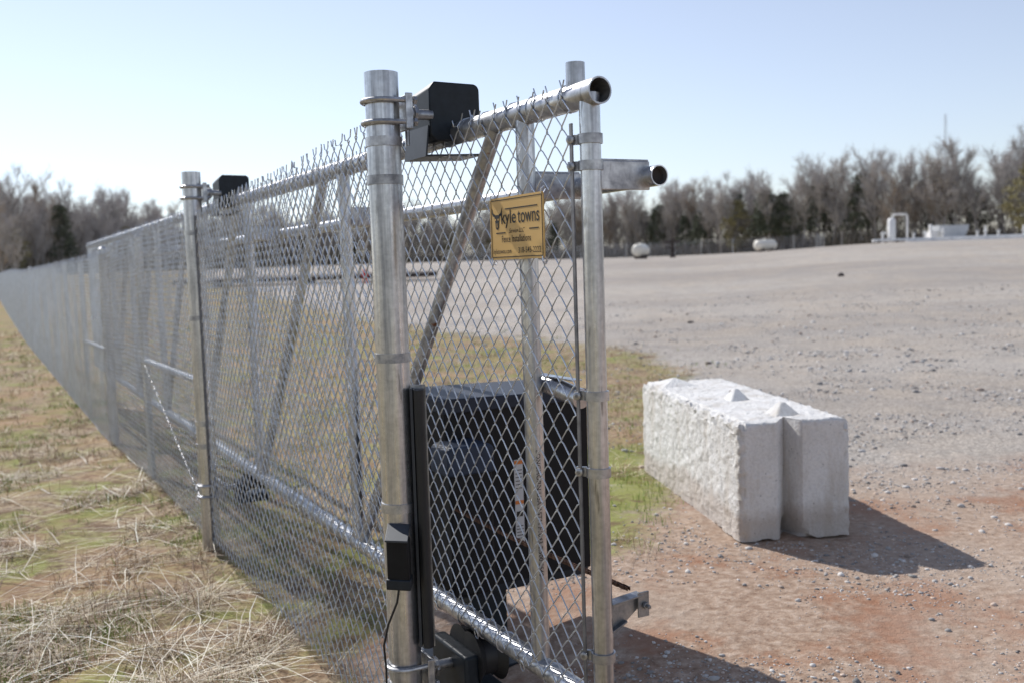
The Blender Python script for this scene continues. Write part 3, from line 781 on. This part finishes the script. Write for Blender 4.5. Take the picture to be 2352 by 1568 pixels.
for x, y, h, kd in ((-32, 62, 6.8, 4), (-33.5, 66, 6, 5), (-29.5, 60, 4.5, 4), (66, 126, 10, 9)): put(kd, x, y, h, random.random()*6)
# brush along the edge
V = []; F = []; C = []
for (x0, y0, h0), (x1, y1, h1) in zip(line, line[1:]):
    L_ = math.hypot(x1-x0, y1-y0)
    for k in range(int(L_*520)):
        t = random.random(); x = x0+(x1-x0)*t; y = y0+(y1-y0)*t; rr = math.hypot(x, y); off = random.uniform(-1, 22)
        x *= 1+off/rr; y *= 1+off/rr
        z = gz(x, y, False)-.1; nn = noise.noise(Vector((x*.15, y*.15, 1)))
        if random.random() < .45:
            hh = random.uniform(.8, 4.2)*(.7+.5*nn); zb = z+random.uniform(0, .5)*hh; w = random.uniform(.03, .10); t2 = random.uniform(.7, 1.25)
            c_ = (.28*t2, .245*t2, .205*t2) if random.random() < .78 else ((.12*t2, .13*t2, .085*t2) if random.random() < .5 else (.34*t2, .28*t2, .20*t2))
        else:   # taller grey saplings deeper in the wood
            hh = random.uniform(1, 3); zb = z+random.uniform(.5, h0*.62*(1+.45*nn)); w = random.uniform(.02, .05); t2 = random.uniform(.7, 1.3); c_ = (.41*t2, .38*t2, .355*t2)
        a = random.uniform(0, 6.28); dx_, dy_ = math.cos(a)*w, math.sin(a)*w; lx, ly = random.uniform(-.5, .5)*hh*.5, random.uniform(-.5, .5)*hh*.5
        i = len(V); V += [(x-dx_, y-dy_, zb), (x+dx_, y+dy_, zb), (x+lx, y+ly, zb+hh*.7)]; F.append((i, i+1, i+2)); C += [c_]*3
br = np_mesh('woodland_brush', V, F, M_BLADE, cols=np.array(C), tri=True); br['kind'] = 'stuff'; br['label'] = 'brown undergrowth and saplings under the wood edge'; br['category'] = 'undergrowth'

# ------------------------------------------------------------------ YARD EQUIPMENT
def tank(x, y, ax, L_, r, mat, lab):
    z = gz(x, y, False); e = empty('gas_tank', (x, y, z), lab, 'tank', 'horizontal gas tanks on the lot')
    a = Vector((math.cos(ax), math.sin(ax), 0)); c = Vector((x, y, z+r+.14)); prof = []
    for q in range(8): t = math.pi/2*q/7; prof.append((-L_/2-r*.55*math.cos(t), r*math.sin(t)))
    for q in range(8): t = math.pi/2*(1-q/7); prof.append((L_/2+r*.55*math.cos(t), r*math.sin(t)))
    MB().revolve(c, a, prof, 28).make('shell', mat, e)
    for k in (-.3, .3): mb = MB(); mb.box(c+a*L_*k-EZ*r*.9, (.15, r*1.5, .4), (a, a.cross(EZ), EZ)); mb.make('saddle', M_DKSTEEL, e, smooth=False)
    mb = MB(); mb.revolve(c+EZ*(r-.05), EZ, [(0, .12), (.09, .12), (.12, .08), (.13, .0)], 14); mb.make('valve_dome', mat, e)
tank(7.9, 60, 1.15, 1.2, .37, M_CREAM, 'white domed gas tank on saddles in the gravel yard')
tank(20.0, 78, .6, 1.7, .40, M_CREAM, 'cream gas tank on saddles in the gravel yard')
# wellhead
x, y = 9.9, 60.5; z = gz(x, y, False); e = empty('wellhead', (x, y, z), 'dark flanged wellhead valve stack standing on gravel', 'wellhead')
mb = MB(); mb.revolve((x, y, z), EZ, [(0, .18), (.15, .18), (.15, .09), (.4, .09), (.4, .18), (.48, .18), (.48, .08), (.75, .08), (.75, .16), (.82, .16), (.82, .1), (1.1, .1), (1.1, .15), (1.16, .15), (1.16, .05), (1.5, .05), (1.5, .08), (1.55, .08)], 16)
mb.tube((x-.45, y, z+.95), (x+.35, y, z+.95), .06, 12); mb.tube((x-.4, y, z+.6), (x+.3, y, z+.6), .05, 12); mb.make('valve_stack', M_DKSTEEL, e)
for cx, cz in ((-.5, .95), (.4, .95), (-.42, .6)):
    mb = MB(); mb.path([(x+cx, y+.12*math.cos(a*.524), z+cz+.12*math.sin(a*.524)) for a in range(12)], .018, 6, closed=True); mb.tube((x+cx, y-.11, z+cz), (x+cx, y+.11, z+cz), .012, 6); mb.tube((x+cx, y, z+cz-.11), (x+cx, y, z+cz+.11), .012, 6); mb.make('handwheel', M_DKSTEEL, e)
# separator vessel
x, y = 38.3, 100; z = gz(x, y, False); e = empty('separator_vessel', (x, y, z), 'white upright separator vessel with looped pipe in the yard', 'separator')
mb = MB(); mb.revolve((x, y, z), EZ, [(0, .3), (.3, .36), (.3, .38), (2.4, .38), (2.55, .32), (2.65, .18), (2.68, .02)], 20); mb.make('vessel', M_WHITE, e)
mb = MB(); mb.path([(x+.1, y, z+2.6), (x+.1, y, z+2.85), (x+.25, y, z+2.98), (x+1.4, y, z+2.98), (x+1.55, y, z+2.85), (x+1.55, y, z+.3)], .10, 10); mb.make('loop_pipe', M_WHITE, e)
mb = MB(); mb.tube((x-.9, y, z+.45), (x-.3, y, z+.45), .09, 10); mb.tube((x-.9, y, z), (x-.9, y, z+1.2), .11, 10); mb.tube((x-.9, y, z+1.2), (x-.6, y, z+1.2), .09, 10); mb.make('inlet_pipe', M_WHITE, e)
# manifold
x0 = 36; z = gz(43, 100, False); e = empty('pipe_manifold', (43, 99, z), 'white horizontal pipe manifold on short stands across the yard', 'pipework')
mb = MB(); mb.tube((x0, 99, z+.42), (58, 99, z+.50), .15, 10); mb.make('header_pipe', M_WHITE, e)
mb = MB(); mb.tube((x0+3, 98.2, z+.25), (58, 98.4, z+.3), .10, 10); mb.make('header_pipe', M_WHITE, e)
for k in range(12):
    mb = MB(); mb.box((x0+.6+k*1.8, 99, z+.15), (.15, .5, .5)); mb.make('stand', M_DKSTEEL, e, smooth=False)
for k in (1.0, 1.6, 4.1, 5.2, 5.9, 7.0, 10.4, 11.2, 12.5, 15):
    mb = MB(); mb.tube((x0+k, 99, z+.4), (x0+k, 99, z+1.2+.4*math.sin(k*3)), .11, 10); mb.revolve((x0+k, 99, z+1.0), EZ, [(0, .22), (.08, .22)], 12); mb.make('valve', M_WHITE, e)
x, y = 44.6, 101; z = gz(x, y, False); e = empty('equipment_skid', (x, y, z), 'pale boxy equipment skid with flared top in the yard', 'equipment')
mb = MB(); mb.prism([(-1.0, .35), (1.0, .35), (1.45, 1.35), (1.5, 1.75), (-1.5, 1.75), (-1.4, 1.3)], lambda p, q, t: Vector((x+p, y+t, z+q)), -.9, .9); mb.make('hopper', simple('pale_grey_paint', (.5, .52, .54), .5, 0, .08, 2), e, smooth=False, bevel=.03)
for p in (-1, 1):
    for q in (-.7, .7): mb = MB(); mb.box((x+p, y+q, z+.2), (.12, .12, .45)); mb.make('leg', M_WHITE, e, smooth=False, bevel=.02)
mb = MB(); mb.box((x-1.9, y, z+.6), (.7, 1.2, 1.1)); mb.box((x-2.0, y, z+1.5), (.25, .3, .8)); mb.make('control_cabinet', M_WHITE, e, smooth=False, bevel=.02)
# pipes on the ground behind the fence
for k in range(6):
    y = 58+k*.45; x0, x1 = -19+random.uniform(-.6, .6), -5+random.uniform(-.8, .8); z = max(gz(x0, y, False), gz(x1, y, False))+.35
    mb = MB(); mb.pipe((x0, y, z), (x1, y, z), .13, .012, 16); o_ = mb.make('steel_pipe', M_DKSTEEL); o_['label'] = 'long dark steel pipe lying on timber bearers'; o_['category'] = 'pipe'; o_['group'] = 'steel pipes laid out in the yard'
for xx in (-17, -12, -7):
    mb = MB(); mb.box((xx, 59.1, gz(xx, 59, False)+.12), (.3, 3.4, .28)); o_ = mb.make('timber_bearer', M_BARK, smooth=False, bevel=.01); o_['label'] = 'dark timber bearer lying under steel pipes'; o_['category'] = 'timber'; o_['group'] = 'timber bearers under the pipes'
x, y = -8.3, 57.2; z = gz(x, y, False); e = empty('red_valve', (x, y, z), 'small red painted valve standing beside steel pipes', 'valve')
mb = MB(); mb.revolve((x, y, z), EZ, [(0, .16), (.1, .16), (.1, .1), (.4, .1), (.4, .2), (.5, .2), (.5, .1), (.75, .08)], 14); mb.make('valve_body', M_RED, e)
mb = MB(); mb.path([(x+.2*math.cos(a*.524), y+.2*math.sin(a*.524), z+.75) for a in range(12)], .025, 6, closed=True); mb.tube((x-.2, y, z+.75), (x+.2, y, z+.75), .015, 6); mb.make('handwheel', M_RED, e)
# distant boundary fence
e = empty('boundary_fence', (15, 112, gz(15, 112, False)), 'distant low chain link boundary fence before the woods', 'fence')
V0 = [(-8, 128), (6, 118), (20, 104), (34, 108), (36, 118)]; mbw = MB()
for (x0, y0), (x1, y1) in zip(V0, V0[1:]):
    n_ = max(2, int(math.hypot(x1-x0, y1-y0)/3))
    for k in range(n_):
        t = k/n_; x = x0+(x1-x0)*t; y = y0+(y1-y0)*t; z = gz(x, y, False); mbp = MB(); mbp.tube((x, y, z-.1), (x, y, z+1.6), .03, 6); mbp.make('fence_post', M_POST, e)
        t2 = (k+1)/n_; xb = x0+(x1-x0)*t2; yb = y0+(y1-y0)*t2; zb = gz(xb, yb, False)
        for r_ in range(11): mbw.tube((x, y, z+.05+r_*.145), (xb, yb, zb+.05+r_*.145), .006, 3, caps=False)
mbw.make('wire_mesh', M_WIRE, e)
# radio mast
x, y = 131, 300; z = gz(x, y, False); e = empty('radio_mast', (x, y, z), 'slender pale lattice radio mast rising above the trees', 'mast')
mb = MB(); Ht = 39; leg = [Vector((.5, 0, 0)), Vector((-.25, .43, 0)), Vector((-.25, -.43, 0))]; B0 = Vector((x, y, z))
for l_ in leg: mb.tube(B0+l_, B0+l_*.7+EZ*Ht, .045, 4)
for k in range(26):
    for i in range(3): mb.tube(B0+leg[i]+EZ*k*1.5, B0+leg[(i+1) % 3]+EZ*(k+1)*1.5, .028, 3)
mb.make('lattice', M_TOWER, e)

# ------------------------------------------------------------------ LIGHT, SKY, CAMERA
el = math.radians(40); hx, hy = -.644, .766
w = bpy.data.worlds.new('World'); scn.world = w; w.use_nodes = True; nt = w.node_tree
sky = nt.nodes.new('ShaderNodeTexSky'); sky.sky_type = 'NISHITA'; sky.sun_disc = False
sky.sun_elevation = el; sky.sun_rotation = math.atan2(hx, hy) % (2*math.pi); sky.air_density = 1.1; sky.dust_density = .05; sky.ozone_density = 3.8
hs = nt.nodes.new('ShaderNodeHueSaturation'); hs.inputs['Saturation'].default_value = .62; hs.inputs['Value'].default_value = 1.0
nt.links.new(sky.outputs[0], hs.inputs['Color'])
tint = mixc(nt, 1.0, hs.outputs[0], (.98, .955, 1.0), 'MULTIPLY')
bg = nt.nodes['Background']; nt.links.new(tint, bg.inputs[0]); bg.inputs[1].default_value = .14
S = Vector((hx*math.cos(el), hy*math.cos(el), math.sin(el)))
sl = bpy.data.lights.new('sun', 'SUN'); sl.energy = 5.0; sl.angle = math.radians(.5); sl.color = (1, .965, .92)
so_ = bpy.data.objects.new('sun', sl); COL.objects.link(so_); so_.rotation_euler = S.to_track_quat('Z', 'Y').to_euler(); so_.location = (-20, 20, 30)
cam = bpy.data.cameras.new('camera'); cam.lens = 35; cam.sensor_width = 36; cam.clip_end = 5000; cam.clip_start = .05
co = bpy.data.objects.new('camera', cam); COL.objects.link(co)
p_, r_ = .0777, .0323
fwd = Vector((0, math.cos(p_), -math.sin(p_))); right0 = Vector((1, 0, 0)); up0 = right0.cross(fwd)
up = up0*math.cos(r_)+right0*math.sin(r_); rt = right0*math.cos(r_)-up0*math.sin(r_)
m = Matrix((rt, up, -fwd)).transposed().to_4x4(); m.translation = (0, 0, 1.6); co.matrix_world = m
cam.dof.use_dof = True; cam.dof.focus_distance = 2.9; cam.dof.aperture_fstop = 3.4
scn.camera = co
scn.view_settings.view_transform = 'Standard'; scn.view_settings.look = 'None'; scn.view_settings.exposure = 0
